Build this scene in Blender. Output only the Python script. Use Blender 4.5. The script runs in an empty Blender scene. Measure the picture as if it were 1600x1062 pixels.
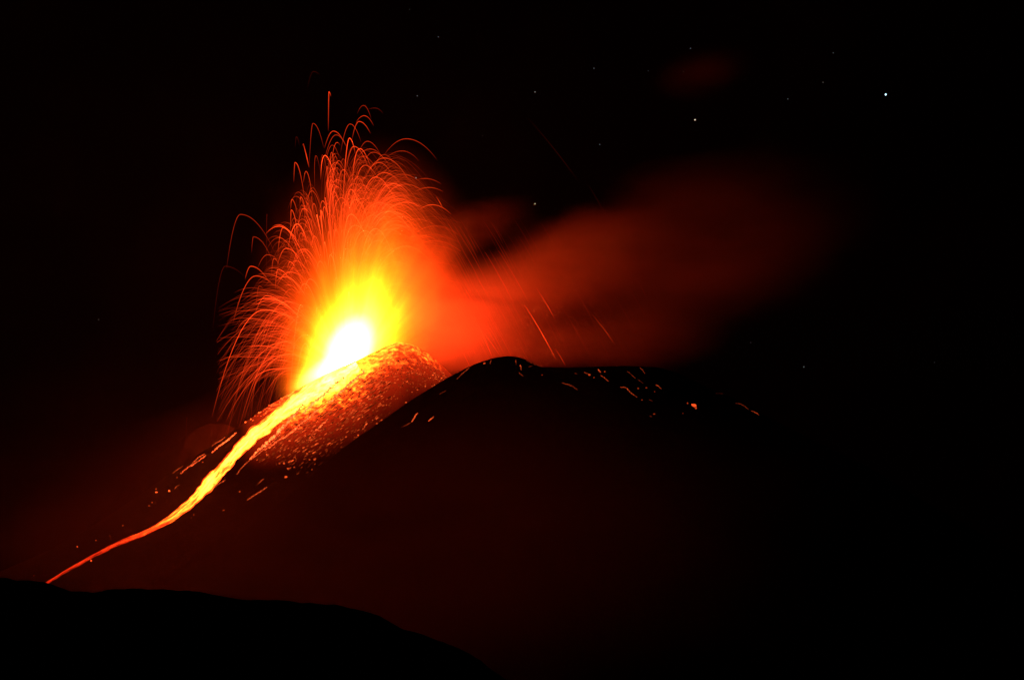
import bpy, bmesh, math, random
import numpy as np
from mathutils import Vector
from mathutils.bvhtree import BVHTree

# ------------------------------------------------------------------ camera, sky, exposure
sc = bpy.context.scene
COL = sc.collection
RNG = np.random.default_rng(7)
random.seed(7)

cam_d = bpy.data.cameras.new('camera')
cam_d.lens = 50.0
cam_d.sensor_width = 36.0
cam_d.shift_y = 429.0 / 1600.0
cam_d.clip_start = 0.5
cam_d.clip_end = 120000.0
cam = bpy.data.objects.new('camera', cam_d)
COL.objects.link(cam)
cam.rotation_euler = (math.radians(90), 0, 0)
sc.camera = cam

world = bpy.data.worlds.new('World')
sc.world = world
world.use_nodes = True
wn = world.node_tree.nodes
wl = world.node_tree.links
bg = wn['Background']
sky = wn.new('ShaderNodeTexSky')
sky.sky_type = 'NISHITA'
sky.sun_disc = False
sky.sun_elevation = math.radians(-9.0)
sky.sun_rotation = math.radians(200.0)
wl.new(sky.outputs['Color'], bg.inputs['Color'])
bg.inputs['Strength'].default_value = 0.002

vs = sc.view_settings
vs.view_transform = 'Standard'
vs.look = 'None'
vs.gamma = 1.0
vs.use_curve_mapping = False
vs.exposure = 0.0
cy = sc.cycles
cy.use_denoising = True
cy.transparent_max_bounces = 256
cy.max_bounces = 3
cy.diffuse_bounces = 0
cy.glossy_bounces = 0
cy.volume_bounces = 0
cy.sample_clamp_indirect = 2.0
cy.volume_step_rate = 1.0
cy.volume_max_steps = 256
cy.use_light_tree = True

F = 1600 * 50.0 / 36.0            # pixels of the photograph per unit of tangent
HOR = 960.0                       # level line of the camera
D0 = F                            # distance at which 1 photo pixel is 1 m


def P(px, py, y=D0):
    """world point seen at a photo pixel, at depth y"""
    return Vector(((px - 800.0) * y / F, y, (HOR - py) * y / F))


# light made by the eruption
CORE_POWER = 3600.0
FLOW_GAIN = 1.0
LAVA_HUE = (1.0, 0.155, 0.007)

# ------------------------------------------------------------------ helpers


def tag(o, label=None, cat=None, group=None, kind=None):
    if label:
        o['label'] = label
    if cat:
        o['category'] = cat
    if group:
        o['group'] = group
    if kind:
        o['kind'] = kind
    return o


def mesh_obj(name, verts, faces, mat, parent=None, smooth=True, heat=None):
    me = bpy.data.meshes.new(name)
    me.from_pydata([tuple(v) for v in verts], [], [tuple(f) for f in faces])
    if smooth:
        me.polygons.foreach_set('use_smooth', [True] * len(me.polygons))
    if heat is not None:
        a = me.attributes.new('lava_heat', 'FLOAT', 'POINT')
        a.data.foreach_set('value', np.asarray(heat, dtype=np.float32))
    me.update()
    o = bpy.data.objects.new(name, me)
    if mat:
        me.materials.append(mat)
    COL.objects.link(o)
    if parent:
        o.parent = parent
    return o


# value noise in numpy
_perm = RNG.permutation(4096)
_vals = RNG.random(4096) * 2 - 1


def _h(i, j):
    return _vals[_perm[(_perm[i & 4095] + j) & 4095]]


def vnoise(x, y):
    xi = np.floor(x).astype(int)
    yi = np.floor(y).astype(int)
    fx = x - xi
    fy = y - yi
    fx = fx * fx * (3 - 2 * fx)
    fy = fy * fy * (3 - 2 * fy)
    a = _h(xi, yi)
    b = _h(xi + 1, yi)
    c = _h(xi, yi + 1)
    d = _h(xi + 1, yi + 1)
    return (a * (1 - fx) + b * fx) * (1 - fy) + (c * (1 - fx) + d * fx) * fy


def fbm(x, y, octv=5, gain=0.5):
    s = 0.0
    a = 1.0
    for k in range(octv):
        s = s + a * vnoise(x * 2 ** k + 17.3 * k, y * 2 ** k + 5.1 * k)
        a *= gain
    return s


def profile(knots, y0, soft):
    """silhouette knots in photo pixels -> smooth height function of world x at depth y0"""
    k = np.array(knots, float)
    xs = (k[:, 0] - 800) * y0 / F
    zs = (HOR - k[:, 1]) * y0 / F
    gx = np.arange(xs[0] - 400, xs[-1] + 400, 1.0)
    sl0 = (zs[1] - zs[0]) / (xs[1] - xs[0])
    sl1 = (zs[-1] - zs[-2]) / (xs[-1] - xs[-2])
    gz = np.interp(gx, xs, zs)
    gz = np.where(gx < xs[0], zs[0] + sl0 * (gx - xs[0]), gz)
    gz = np.where(gx > xs[-1], zs[-1] + sl1 * (gx - xs[-1]), gz)
    w = max(3, int(soft))
    ker = np.hanning(2 * w + 1)
    ker /= ker.sum()
    pad = np.concatenate([gz[0] + (gz[1] - gz[0]) * np.arange(-w, 0), gz, gz[-1] + (gz[-1] - gz[-2]) * np.arange(1, w + 1)])
    gz = np.convolve(pad, ker, mode='valid')
    return lambda x: np.interp(x, gx, gz)


def grid_terrain(name, xs, ys, zf, mat, heatf=None):
    X, Y = np.meshgrid(xs, ys)
    Z = zf(X, Y)
    nx, ny = len(xs), len(ys)
    verts = np.stack([X.ravel(), Y.ravel(), Z.ravel()], 1)
    i = np.arange(nx * ny).reshape(ny, nx)
    faces = np.stack([i[:-1, :-1].ravel(), i[:-1, 1:].ravel(), i[1:, 1:].ravel(), i[1:, :-1].ravel()], 1)
    heat = heatf(verts) if heatf else None
    o = mesh_obj(name, verts.tolist(), faces.tolist(), mat, heat=heat)
    o['kind'] = 'structure'
    bvh = BVHTree.FromPolygons(verts.tolist(), faces.tolist())
    return o, bvh


# ------------------------------------------------------------------ materials


def nodes_of(name):
    m = bpy.data.materials.new(name)
    m.use_nodes = True
    nt = m.node_tree
    nt.nodes.clear()
    out = nt.nodes.new('ShaderNodeOutputMaterial')
    return m, nt, nt.nodes, nt.links, out


class G:
    """small helper for math node chains"""

    def __init__(self, nt):
        self.nt = nt

    def m(self, op, a, b=None, c=None, clamp=False):
        n = self.nt.nodes.new('ShaderNodeMath')
        n.operation = op
        n.use_clamp = clamp
        for k, v in enumerate((a, b, c)):
            if v is None:
                continue
            if isinstance(v, (int, float)):
                n.inputs[k].default_value = v
            else:
                self.nt.links.new(v, n.inputs[k])
        return n.outputs[0]

    def ramp(self, v, lo, hi, olo=0.0, ohi=1.0, kind='SMOOTHSTEP'):
        n = self.nt.nodes.new('ShaderNodeMapRange')
        n.interpolation_type = kind
        n.inputs['From Min'].default_value = lo
        n.inputs['From Max'].default_value = hi
        n.inputs['To Min'].default_value = olo
        n.inputs['To Max'].default_value = ohi
        self.nt.links.new(v, n.inputs['Value'])
        return n.outputs['Result']

    def noise(self, vec, scale, detail=4, rough=0.55, dist=0.0):
        n = self.nt.nodes.new('ShaderNodeTexNoise')
        n.inputs['Scale'].default_value = scale
        n.inputs['Detail'].default_value = detail
        n.inputs['Roughness'].default_value = rough
        n.inputs['Distortion'].default_value = dist
        if vec is not None:
            self.nt.links.new(vec, n.inputs['Vector'])
        return n.outputs['Fac']

    def pos(self):
        n = self.nt.nodes.new('ShaderNodeNewGeometry')
        return n.outputs['Position']

    def mapping(self, vec, loc=(0, 0, 0), rot=(0, 0, 0), scl=(1, 1, 1), kind='POINT'):
        n = self.nt.nodes.new('ShaderNodeMapping')
        n.vector_type = kind
        n.inputs['Location'].default_value = loc
        n.inputs['Rotation'].default_value = rot
        n.inputs['Scale'].default_value = scl
        self.nt.links.new(vec, n.inputs['Vector'])
        return n.outputs['Vector']

    def length(self, vec):
        n = self.nt.nodes.new('ShaderNodeVectorMath')
        n.operation = 'LENGTH'
        self.nt.links.new(vec, n.inputs[0])
        return n.outputs['Value']


def ash_material(name, c0, c1, scale=0.05):
    m, nt, N, L, out = nodes_of(name)
    g = G(nt)
    p = g.pos()
    n1 = g.noise(p, scale, 8, 0.6)
    mix = N.new('ShaderNodeMix')
    mix.data_type = 'RGBA'
    L.new(n1, mix.inputs[0])
    mix.inputs[6].default_value = (*c0, 1)
    mix.inputs[7].default_value = (*c1, 1)
    b = N.new('ShaderNodeBsdfPrincipled')
    b.inputs['Roughness'].default_value = 0.95
    b.inputs['Specular IOR Level'].default_value = 0.0
    L.new(mix.outputs[2], b.inputs['Base Color'])
    bump = N.new('ShaderNodeBump')
    bump.inputs['Strength'].default_value = 0.7
    bump.inputs['Distance'].default_value = 3.0
    L.new(g.noise(p, scale * 6, 8, 0.65), bump.inputs['Height'])
    L.new(bump.outputs['Normal'], b.inputs['Normal'])
    L.new(b.outputs[0], out.inputs['Surface'])
    return m, nt, N, L, out, g, b, p


M_ash = ash_material('dark_volcanic_ash', (0.010, 0.009, 0.0085), (0.024, 0.021, 0.02))[0]
M_grass = ash_material('dark_scrub', (0.005, 0.006, 0.004), (0.012, 0.013, 0.008), 0.3)[0]


M_old = ash_material('old_red_cinder', (0.003, 0.0018, 0.0016), (0.011, 0.006, 0.005), 0.08)[0]


def cone_material():
    """ash cone with fallen incandescent lava lying on it where the heat attribute is high"""
    m, nt, N, L, out, g, b, p = ash_material('lava_strewn_cone', (0.02, 0.017, 0.015), (0.045, 0.038, 0.034))
    at = N.new('ShaderNodeAttribute')
    at.attribute_name = 'lava_heat'
    at2 = N.new('ShaderNodeAttribute')
    at2.attribute_name = 'runs'
    heat = at.outputs['Fac']
    runs = at2.outputs['Fac']
    # grains
    gr = g.noise(p, 0.11, 6, 0.75)
    big = g.noise(p, 0.022, 3, 0.5)
    # long streaks down the slope
    rot = g.mapping(p, rot=(0, math.radians(-36), 0))
    st = g.noise(g.mapping(rot, scl=(0.022, 0.08, 0.15)), 1.0, 5, 0.65)
    tex = g.m('ADD', g.m('MULTIPLY', g.m('SUBTRACT', 1.0, runs), gr), g.m('MULTIPLY', runs, g.m('ADD', g.m('MULTIPLY', st, 0.72), g.m('MULTIPLY', gr, 0.28))))
    tex = g.m('ADD', tex, g.m('MULTIPLY', g.m('SUBTRACT', big, 0.5), 0.35))
    thr = g.m('SUBTRACT', 0.74, g.m('MULTIPLY', heat, 0.46))
    over = g.m('MAXIMUM', g.m('SUBTRACT', tex, thr), 0.0)
    glow = g.m('MULTIPLY', g.m('POWER', g.m('MULTIPLY', over, 5.0), 1.5), g.m('ADD', 0.25, g.m('MULTIPLY', heat, 4.5)))
    glow = g.m('ADD', glow, g.m('MULTIPLY', g.m('POWER', heat, 1.3), 1.25))
    em = N.new('ShaderNodeEmission')
    cr = N.new('ShaderNodeValToRGB')
    els = cr.color_ramp.elements
    els[0].position, els[0].color = 0.1, (1, 0.035, 0.005, 1)
    els[1].position, els[1].color = 1.0, (1, 0.16, 0.008, 1)
    L.new(g.m('MULTIPLY', glow, 0.22), cr.inputs['Fac'])
    L.new(cr.outputs['Color'], em.inputs['Color'])
    L.new(glow, em.inputs['Strength'])
    add = N.new('ShaderNodeAddShader')
    L.new(b.outputs[0], add.inputs[0])
    L.new(em.outputs[0], add.inputs[1])
    L.new(add.outputs[0], out.inputs['Surface'])
    m.cycles.emission_sampling = 'NONE'
    return m


M_cone = cone_material()


def heat_material(name, gain=1.0, additive=True, hue=LAVA_HUE, sampling='NONE'):
    """incandescent lava whose strength follows the heat attribute; additive = thin see-through spray"""
    m, nt, N, L, out = nodes_of(name)
    at = N.new('ShaderNodeAttribute')
    at.attribute_name = 'lava_heat'
    g = G(nt)
    em = N.new('ShaderNodeEmission')
    em.inputs['Color'].default_value = (*hue, 1)
    L.new(g.m('MULTIPLY', at.outputs['Fac'], gain), em.inputs['Strength'])
    if additive:
        tr = N.new('ShaderNodeBsdfTransparent')
        add = N.new('ShaderNodeAddShader')
        L.new(em.outputs[0], add.inputs[0])
        L.new(tr.outputs[0], add.inputs[1])
        L.new(add.outputs[0], out.inputs['Surface'])
    else:
        L.new(em.outputs[0], out.inputs['Surface'])
    m.cycles.emission_sampling = sampling
    return m


M_streak = heat_material('thrown_lava', 0.8, True, (1.0, 0.05, 0.007))
M_rock = heat_material('glowing_rock_surface', 1.0, False, (1.0, 0.095, 0.016))
M_rivulet = heat_material('creeping_lava', 1.0, False, (1.0, 0.10, 0.02))

# ------------------------------------------------------------------ terrain
CONE_Y = 2260.0
cone_prof = profile([(-500, 1010), (-200, 950), (0, 893), (80, 858), (150, 818), (220, 772), (260, 744), (300, 717),
                     (340, 690), (380, 662), (420, 634), (460, 610), (500, 590), (540, 570), (575, 553), (603, 540),
                     (622, 534), (645, 538), (672, 553), (705, 585), (740, 615), (800, 660), (900, 730), (1100, 850)],
                    CONE_Y, 9)


def cone_z(x, y):
    d = y - CONE_Y
    front = 0.85 * (np.sqrt(d * d + 14 ** 2) - 14)
    z = cone_prof(x) - front
    z = z + (fbm(x / 60, y / 60, 5) * 3.2 + fbm(x / 9 + 40, y / 9, 3) * 0.9) * np.clip(np.abs(d) / 30, 0.12, 1.0)
    # crater bowl behind the rim, open to the left
    cx, cyy = (560 - 800) * 2310 / F, 2312.0
    r2 = ((x - cx) / 48) ** 2 + ((y - cyy) / 34) ** 2
    return z - 40 * np.exp(-r2)


def cone_px(v):
    return 800 + v[:, 0] * F / v[:, 1], HOR - v[:, 2] * F / v[:, 1]


def cone_heat(v):
    px, py = cone_px(v)
    # lava fallen along the rim and sliding down beside the main flow
    top = np.interp(px, [360, 400, 440, 500, 545, 600, 640, 690, 712], [716, 690, 662, 618, 584, 545, 538, 566, 590])
    dep = py - top
    reach = np.interp(px, [385, 420, 470, 520, 560, 620, 680, 712], [26, 44, 62, 76, 88, 86, 50, 22])
    amp = np.interp(px, [375, 400, 430, 500, 560, 620, 660, 690, 715], [0.0, 0.38, 0.6, 1.0, 1.0, 0.82, 0.66, 0.6, 0.25])
    h = amp * np.clip(1.08 - 0.72 * dep / reach, 0, 1) ** 1.4
    h = np.where(v[:, 1] > CONE_Y + 60, 0, h)
    return np.clip(h, 0, 1.1)


xs = np.concatenate([np.arange(-1500, -760, 12), np.arange(-760, 60, 2.2), np.arange(60, 700, 10)])
ys = np.concatenate([np.arange(1150, 1960, 18), np.arange(1960, 2340, 2.4), np.arange(2340, 3100, 20)])
cone, cone_bvh = grid_terrain('volcano_cone', xs, ys, cone_z, M_cone, cone_heat)
_v = np.empty(len(cone.data.vertices) * 3)
cone.data.vertices.foreach_get('co', _v)
_v = _v.reshape(-1, 3)
_px, _py = cone_px(_v)
_a = cone.data.attributes.new('runs', 'FLOAT', 'POINT')
_a.data.foreach_set('value', np.clip(1 - (_px - 560) / 110, 0, 1).astype(np.float32))

RIDGE_Y = 2090.0
ridge_prof = profile([(500, 790), (640, 690), (740, 610), (800, 578), (850, 573), (890, 574), (930, 573), (980, 572),
                      (1025, 573.5), (1060, 583), (1100, 602), (1150, 624), (1190, 646), (1250, 677), (1350, 726),
                      (1450, 786), (1600, 872), (1900, 1010)], RIDGE_Y, 10)


def ridge_z(x, y):
    d = y - RIDGE_Y
    z = ridge_prof(x) - 0.6 * (np.sqrt(d * d + 12 ** 2) - 12)
    return z + (fbm(x / 70 + 9, y / 70, 5) * 5 + fbm(x / 8, y / 8 + 30, 3) * 0.9) * np.clip(np.abs(d) / 30, 0.1, 1.0)


ridge, ridge_bvh = grid_terrain('summit_ridge', np.concatenate([np.arange(-420, 520, 4), np.arange(520, 1700, 14)]),
                                np.concatenate([np.arange(1100, 1850, 20), np.arange(1850, 2140, 4), np.arange(2140, 2700, 24)]), ridge_z, M_ash)

MOUND_Y = 1990.0
mound_prof = profile([(120, 1010), (300, 885), (420, 800), (480, 748), (520, 712), (560, 682), (600, 655), (640, 626), (672, 606),
                      (700, 589), (720, 579), (745, 567), (770, 559.5), (792, 556), (808, 557.5), (822, 562), (850, 575),
                      (905, 608), (1000, 668), (1150, 770), (1300, 870), (1500, 1010)], MOUND_Y, 7)


def mound_z(x, y):
    d = y - MOUND_Y
    z = mound_prof(x) - 0.85 * (np.sqrt(d * d + 3 ** 2) - 3)
    return z + (fbm(x / 60 + 3, y / 60, 5) * 4 + fbm(x / 7, y / 7 + 70, 3) * 0.8) * np.clip(np.abs(d) / 30, 0.12, 1.0)


mound, mound_bvh = grid_terrain('summit_mound', np.concatenate([np.arange(-700, -260, 10), np.arange(-260, 200, 3), np.arange(200, 700, 10)]),
                                np.concatenate([np.arange(1000, 1850, 20), np.arange(1850, 2030, 3), np.arange(2030, 2500, 24)]), mound_z, M_ash)

SH_Y = 2420.0
shoulder_prof = profile([(60, 900), (160, 800), (215, 745), (250, 712), (270, 695), (285, 684), (298, 674), (312, 667), (330, 662),
                         (350, 663), (368, 668), (400, 684), (480, 740), (600, 830)], SH_Y, 5)


def shoulder_z(x, y):
    d = y - SH_Y
    z = shoulder_prof(x) - 0.95 * (np.sqrt(d * d + 10 ** 2) - 10)
    return z + (fbm(x / 40 + 3, y / 40 + 8, 6, 0.6) * 7) * np.clip(np.abs(d) / 30, 0.45, 1.0)


shoulder, _ = grid_terrain('shoulder_hill', np.arange(-900, -150, 5), np.arange(2300, 2800, 8), shoulder_z, M_old)


def ground_z(x, y):
    r = np.hypot(x, y)
    return -125 + fbm(x / 400, y / 400, 5) * 22 * np.clip((r - 300) / 800, 0, 1) - np.clip(r - 6000, 0, None) * 0.004


gx = np.concatenate([np.linspace(-30000, -3000, 18), np.linspace(-2900, 2900, 117), np.linspace(3000, 30000, 18)])
gy = np.concatenate([np.linspace(-6000, -300, 12), np.linspace(-250, 4000, 86), np.linspace(4300, 40000, 20)])
ground, _ = grid_terrain('ground', gx, gy, ground_z, M_ash)

HILL_Y = 450.0
hill_prof = profile([(-400, 890), (-120, 896), (0, 903.5), (30, 905), (65, 906), (82, 914), (95, 921), (150, 923), (200, 920.5), (240, 921),
                     (300, 924), (340, 929), (370, 936), (410, 936), (465, 940), (520, 944), (555, 951), (585, 959.5), (605, 969),
                     (625, 981), (675, 997), (720, 1014), (748, 1030), (780, 1055), (830, 1085), (950, 1150), (1200, 1260), (1700, 1420)], HILL_Y, 2)


def hill_z(x, y):
    d = (y - HILL_Y)
    nd = np.clip(-d, 0, 190)
    z = hill_prof(x) - 0.42 * (np.sqrt(nd * nd + 0.7 ** 2) - 0.7) - 0.1 * np.clip(d, 0, None) - np.clip(d - 60, 0, None) * 0.3
    z = z + fbm(x / 6, y / 6, 6, 0.65) * 0.32 + fbm(x / 45, y / 45, 3) * 1.2 * np.clip(np.abs(d) / 60, 0, 1)
    knoll = np.exp(-((x / 30) ** 2 + (y / 30) ** 2))
    return np.maximum(z * (1 - knoll) + (-1.7) * knoll, -170)


hill, _ = grid_terrain('foreground_hill', np.concatenate([np.arange(-420, -185, 4), np.arange(-185, 15, 0.7), np.arange(15, 420, 5)]),
                       np.concatenate([np.arange(-220, 400, 10), np.arange(400, 444, 1.5), np.arange(444, 456, 0.5), np.arange(456, 490, 2), np.arange(490, 1000, 12)]), hill_z, M_grass)

ALL_BVH = [cone_bvh, ridge_bvh, mound_bvh]


def drop(px, py, lift=0.0):
    """the point of the mountain seen at a photo pixel"""
    d = P(px, py, 1.0).normalized()
    best = None
    for b in ALL_BVH:
        loc, nor, _, dist = b.ray_cast(Vector((0, 0, 0)), d, 6000)
        if loc is not None and (best is None or dist < best[1]):
            best = (loc, dist, nor)
    if best is None:
        return None, None
    nor = best[2]
    if nor.z < 0:
        nor = -nor
    return best[0] + nor * lift, nor


# ------------------------------------------------------------------ tube builder


class Tubes:
    def __init__(self, sides=3):
        self.v, self.f, self.h, self.s = [], [], [], sides

    def add(self, pts, rad, heat):
        n = len(pts)
        s = self.s
        base = len(self.v)
        pts = [Vector(p) for p in pts]
        ref = Vector((0.13, 1, 0.07)).normalized()
        for i in range(n):
            t = (pts[min(i + 1, n - 1)] - pts[max(i - 1, 0)])
            if t.length < 1e-6:
                t = Vector((0, 0, 1))
            t.normalize()
            u = t.cross(ref)
            if u.length < 1e-3:
                u = t.cross(Vector((1, 0, 0)))
            u.normalize()
            w = t.cross(u)
            r = rad[i] if hasattr(rad, '__len__') else rad
            for k in range(s):
                a = 2 * math.pi * k / s
                self.v.append(pts[i] + u * (r * math.cos(a)) + w * (r * math.sin(a)))
                self.h.append(heat[i])
            if i:
                for k in range(s):
                    k2 = (k + 1) % s
                    self.f.append((base + (i - 1) * s + k, base + (i - 1) * s + k2, base + i * s + k2, base + i * s + k))
        self.f.append(tuple(base + k for k in range(s))[::-1])
        self.f.append(tuple(base + (n - 1) * s + k for k in range(s)))

    def build(self, name, mat, parent=None):
        return mesh_obj(name, self.v, self.f, mat, parent, True, self.h)


def empty(name, loc):
    o = bpy.data.objects.new(name, None)
    COL.objects.link(o)
    o.location = loc
    return o


# ------------------------------------------------------------------ the lava fountain
VENT_Y = 2292.0
VENT = P(546, 583, VENT_Y)


m, nt, N, L, out = nodes_of('white_hot_lava')
em = N.new('ShaderNodeEmission')
em.inputs['Color'].default_value = (1.0, 0.048, 0.010, 1)
em.inputs['Strength'].default_value = CORE_POWER
L.new(em.outputs[0], out.inputs['Surface'])
m.cycles.emission_sampling = 'FRONT'
M_core = m


def ellipsoid(name, c, r, mat, parent=None, seg=24, ring=14, rot=0.0):
    v, f = [], []
    v.append((0, 0, -1))
    for i in range(1, ring):
        th = math.pi * i / ring - math.pi / 2
        for k in range(seg):
            a = 2 * math.pi * k / seg
            v.append((math.cos(th) * math.cos(a), math.cos(th) * math.sin(a), math.sin(th)))
    v.append((0, 0, 1))
    for k in range(seg):
        f.append((0, 1 + (k + 1) % seg, 1 + k))
    for i in range(ring - 2):
        for k in range(seg):
            a = 1 + i * seg + k
            b2 = 1 + i * seg + (k + 1) % seg
            f.append((a, b2, b2 + seg, a + seg))
    last = len(v) - 1
    o0 = 1 + (ring - 2) * seg
    for k in range(seg):
        f.append((o0 + k, o0 + (k + 1) % seg, last))
    ca, sa = math.cos(rot), math.sin(rot)
    vv = []
    for x, y, z in v:
        X, Y, Z = x * r[0], y * r[1], z * r[2]
        vv.append((c[0] + X * ca - Z * sa, c[1] + Y, c[2] + X * sa + Z * ca))
    return mesh_obj(name, vv, f, mat, parent)


def spray_volume_material():
    """fine incandescent lava spray: thinning with distance from the vent"""
    m, nt, N, L, out = nodes_of('incandescent_spray')
    g = G(nt)
    p = g.pos()
    c1 = P(545, 548, VENT_Y)
    # blown from the vent: taller than wide, stretched along the breach toward the flow
    q = g.mapping(p, loc=tuple(c1), rot=(0, math.radians(26), 0), scl=(34.0, 36.0, 56.0), kind='TEXTURE')
    d = g.length(q)
    core = g.m('DIVIDE', 1.75, g.m('POWER', g.m('ADD', g.m('MULTIPLY', d, d), 0.40), 2.25))
    ct = P(561, 512, VENT_Y)
    qt = g.mapping(p, loc=tuple(ct), rot=(0, math.radians(9), 0), scl=(46.0, 40.0, 92.0), kind='TEXTURE')
    dt = g.length(qt)
    tall = g.m('DIVIDE', 0.085, g.m('POWER', g.m('ADD', g.m('MULTIPLY', dt, dt), 0.6), 2.3))
    c2 = P(578, 440, VENT_Y)
    q2 = g.mapping(p, loc=tuple(c2), rot=(0, math.radians(8), 0), scl=(104.0, 90.0, 170.0), kind='TEXTURE')
    d2 = g.length(q2)
    fan = g.m('MULTIPLY', 0.020, g.m('POWER', g.m('MAXIMUM', g.m('SUBTRACT', 1.0, g.m('MULTIPLY', d2, 0.95)), 0.0), 2.0))
    c3 = P(514, 574, VENT_Y - 20)
    q3 = g.mapping(p, loc=tuple(c3), rot=(0, math.radians(-35), 0), scl=(58.0, 26.0, 16.0), kind='TEXTURE')
    d3 = g.length(q3)
    breach = g.m('DIVIDE', 2.2, g.m('POWER', g.m('ADD', g.m('MULTIPLY', d3, d3), 0.4), 2.6))
    nz = g.ramp(g.noise(g.mapping(p, scl=(0.03, 0.03, 0.012)), 1.0, 3, 0.6), 0.3, 0.72, 0.4, 1.6, 'LINEAR')
    dr = N.new('ShaderNodeVectorMath')
    dr.operation = 'NORMALIZE'
    L.new(g.mapping(p, loc=tuple(P(546, 590, VENT_Y)), kind='TEXTURE'), dr.inputs[0])
    rays = g.ramp(g.noise(dr.outputs[0], 7.0, 4, 0.7), 0.32, 0.7, 0.12, 1.9, 'LINEAR')
    nz = g.m('MULTIPLY', nz, rays)
    hot = g.m('MINIMUM', g.m('MULTIPLY', g.m('ADD', g.m('ADD', core, tall), breach), nz), 0.6)
    cool = g.m('MULTIPLY', fan, nz)
    # fade to nothing at the hull
    ch = P(578, 455, VENT_Y)
    qh = g.mapping(p, loc=tuple(ch), scl=(215.0, 165.0, 270.0), kind='TEXTURE')
    edge = g.ramp(g.length(qh), 0.4, 0.98, 1.0, 0.0)
    add = N.new('ShaderNodeAddShader')
    cr = N.new('ShaderNodeValToRGB')
    els = cr.color_ramp.elements
    els[0].position, els[0].color = 0.0, (1, 0.30, 0.14, 1)
    els[1].position, els[1].color = 1.0, (1, 0.05, 0.002, 1)
    e_ = els.new(0.3)
    e_.color = (1, 0.16, 0.007, 1)
    e_ = els.new(0.5)
    e_.color = (1, 0.11, 0.002, 1)
    e_ = els.new(0.15)
    e_.color = (1, 0.22, 0.055, 1)
    L.new(g.m('MULTIPLY', g.m('MINIMUM', g.m('MINIMUM', d, d3), g.m('ADD', dt, 0.9)), 0.25), cr.inputs['Fac'])
    for k, (st_, hue) in enumerate(((hot, None), (cool, (1.0, 0.075, 0.002)))):
        em = N.new('ShaderNodeEmission')
        if hue:
            em.inputs['Color'].default_value = (*hue, 1)
        else:
            L.new(cr.outputs['Color'], em.inputs['Color'])
        L.new(g.m('MULTIPLY', st_, edge), em.inputs['Strength'])
        L.new(em.outputs[0], add.inputs[k])
    L.new(add.outputs[0], out.inputs['Volume'])
    m.cycles.volume_step_rate = 0.25
    m.cycles.emission_sampling = 'NONE'
    return m


fountain = empty('lava_fountain', VENT)
tag(fountain, 'white and yellow lava fountain bursting from the crater at the top of the cone', 'lava fountain')
M_spray = spray_volume_material()
sp = ellipsoid('fine_spray', P(578, 455, VENT_Y) - VENT, (221, 170, 277), M_spray, fountain)
# the molten column itself, ragged, standing in the vent
cj = ellipsoid('molten_jet', (0, 0, 20), (9, 9, 30), M_core, fountain, 9, 7)
_r = random.Random(4)
for v_ in cj.data.vertices:
    k_ = _r.uniform(0.85, 1.15) * (1.0 if v_.co.z < 25 else 0.75)
    v_.co.x *= k_
    v_.co.y *= k_

# ------------------------------------------------------------------ light trails of thrown lava, drawn as glowing tubes
GRAV = 9.81


def ballistic(ax, ay, x0, wind, depth_v, ta, tb, y0=VENT_Y, n=26, zbase=585.0, amp=1.0):
    """path through an apex pixel (ax, ay) thrown from pixel column x0; ta..tb in units of the rise time"""
    s = VENT_Y / F
    hgt = max((zbase - ay) * s, 6)
    T = math.sqrt(2 * hgt / GRAV)
    X0 = (x0 - 800) * s
    XA = (ax - 800) * s
    vx = (XA - X0 - 0.5 * wind * T * T) / T
    z0 = (HOR - zbase) * s
    vz = GRAV * T
    pts, heat = [], []
    for i in range(n):
        t = T * (ta + (tb - ta) * i / (n - 1))
        x = X0 + vx * t + 0.5 * wind * t * t
        z = z0 + vz * t - 0.5 * GRAV * t * t
        y = y0 + depth_v * t
        if x * F / y + 800 < 338 or x * F / y + 800 > 722:
            break
        if z < cone_z(np.array(x), np.array(y)) and i > n * 0.5:
            break
        sp_ = math.hypot(vx + wind * t, vz - GRAV * t)
        u = i / (n - 1)
        fade = min(1, u / 0.18) * min(1, (1 - u) / 0.35 + 0.02)
        heat.append(amp * fade * (30.0 / (sp_ + 11.0)) ** 0.8 * random.uniform(0.85, 1.1))  # trail light put into the heat value: brighter where the lump flies slower
        pts.append((x, y, z))
    return pts, heat


def traced(apex, left, right, ydrift=0.0, n=24, amp=1.0, y0=VENT_Y):
    """arc given by its apex and its two feet (photo pixels); each half is a falling parabola"""
    pts, heat = [], []
    ax, ay = apex
    lens = []
    for side in (left, right):
        lens.append(max(abs(side[1] - ay), 1.0))
    seq = []
    for i in range(n):
        u = -1 + 2 * i / (n - 1)
        seq.append(u)
    for u in seq:
        f = left if u < 0 else right
        t = abs(u)
        px = ax + (f[0] - ax) * t
        lin = 0.88 if abs(left[1] - ay) <= 3 and abs(left[0] - ax) <= 3 else 0.0
        py = ay + (f[1] - ay) * (lin * t + (1 - lin) * t * t)
        y = y0 + ydrift * u
        pts.append(P(px, py, y))
        fade = (1 - t) ** 0.7 * 0.85 + 0.15 * (1 - t)  # trail light put into the heat value, strongest at the slow apex
        heat.append(amp * max(fade, 0.02))
    return pts, heat


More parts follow.
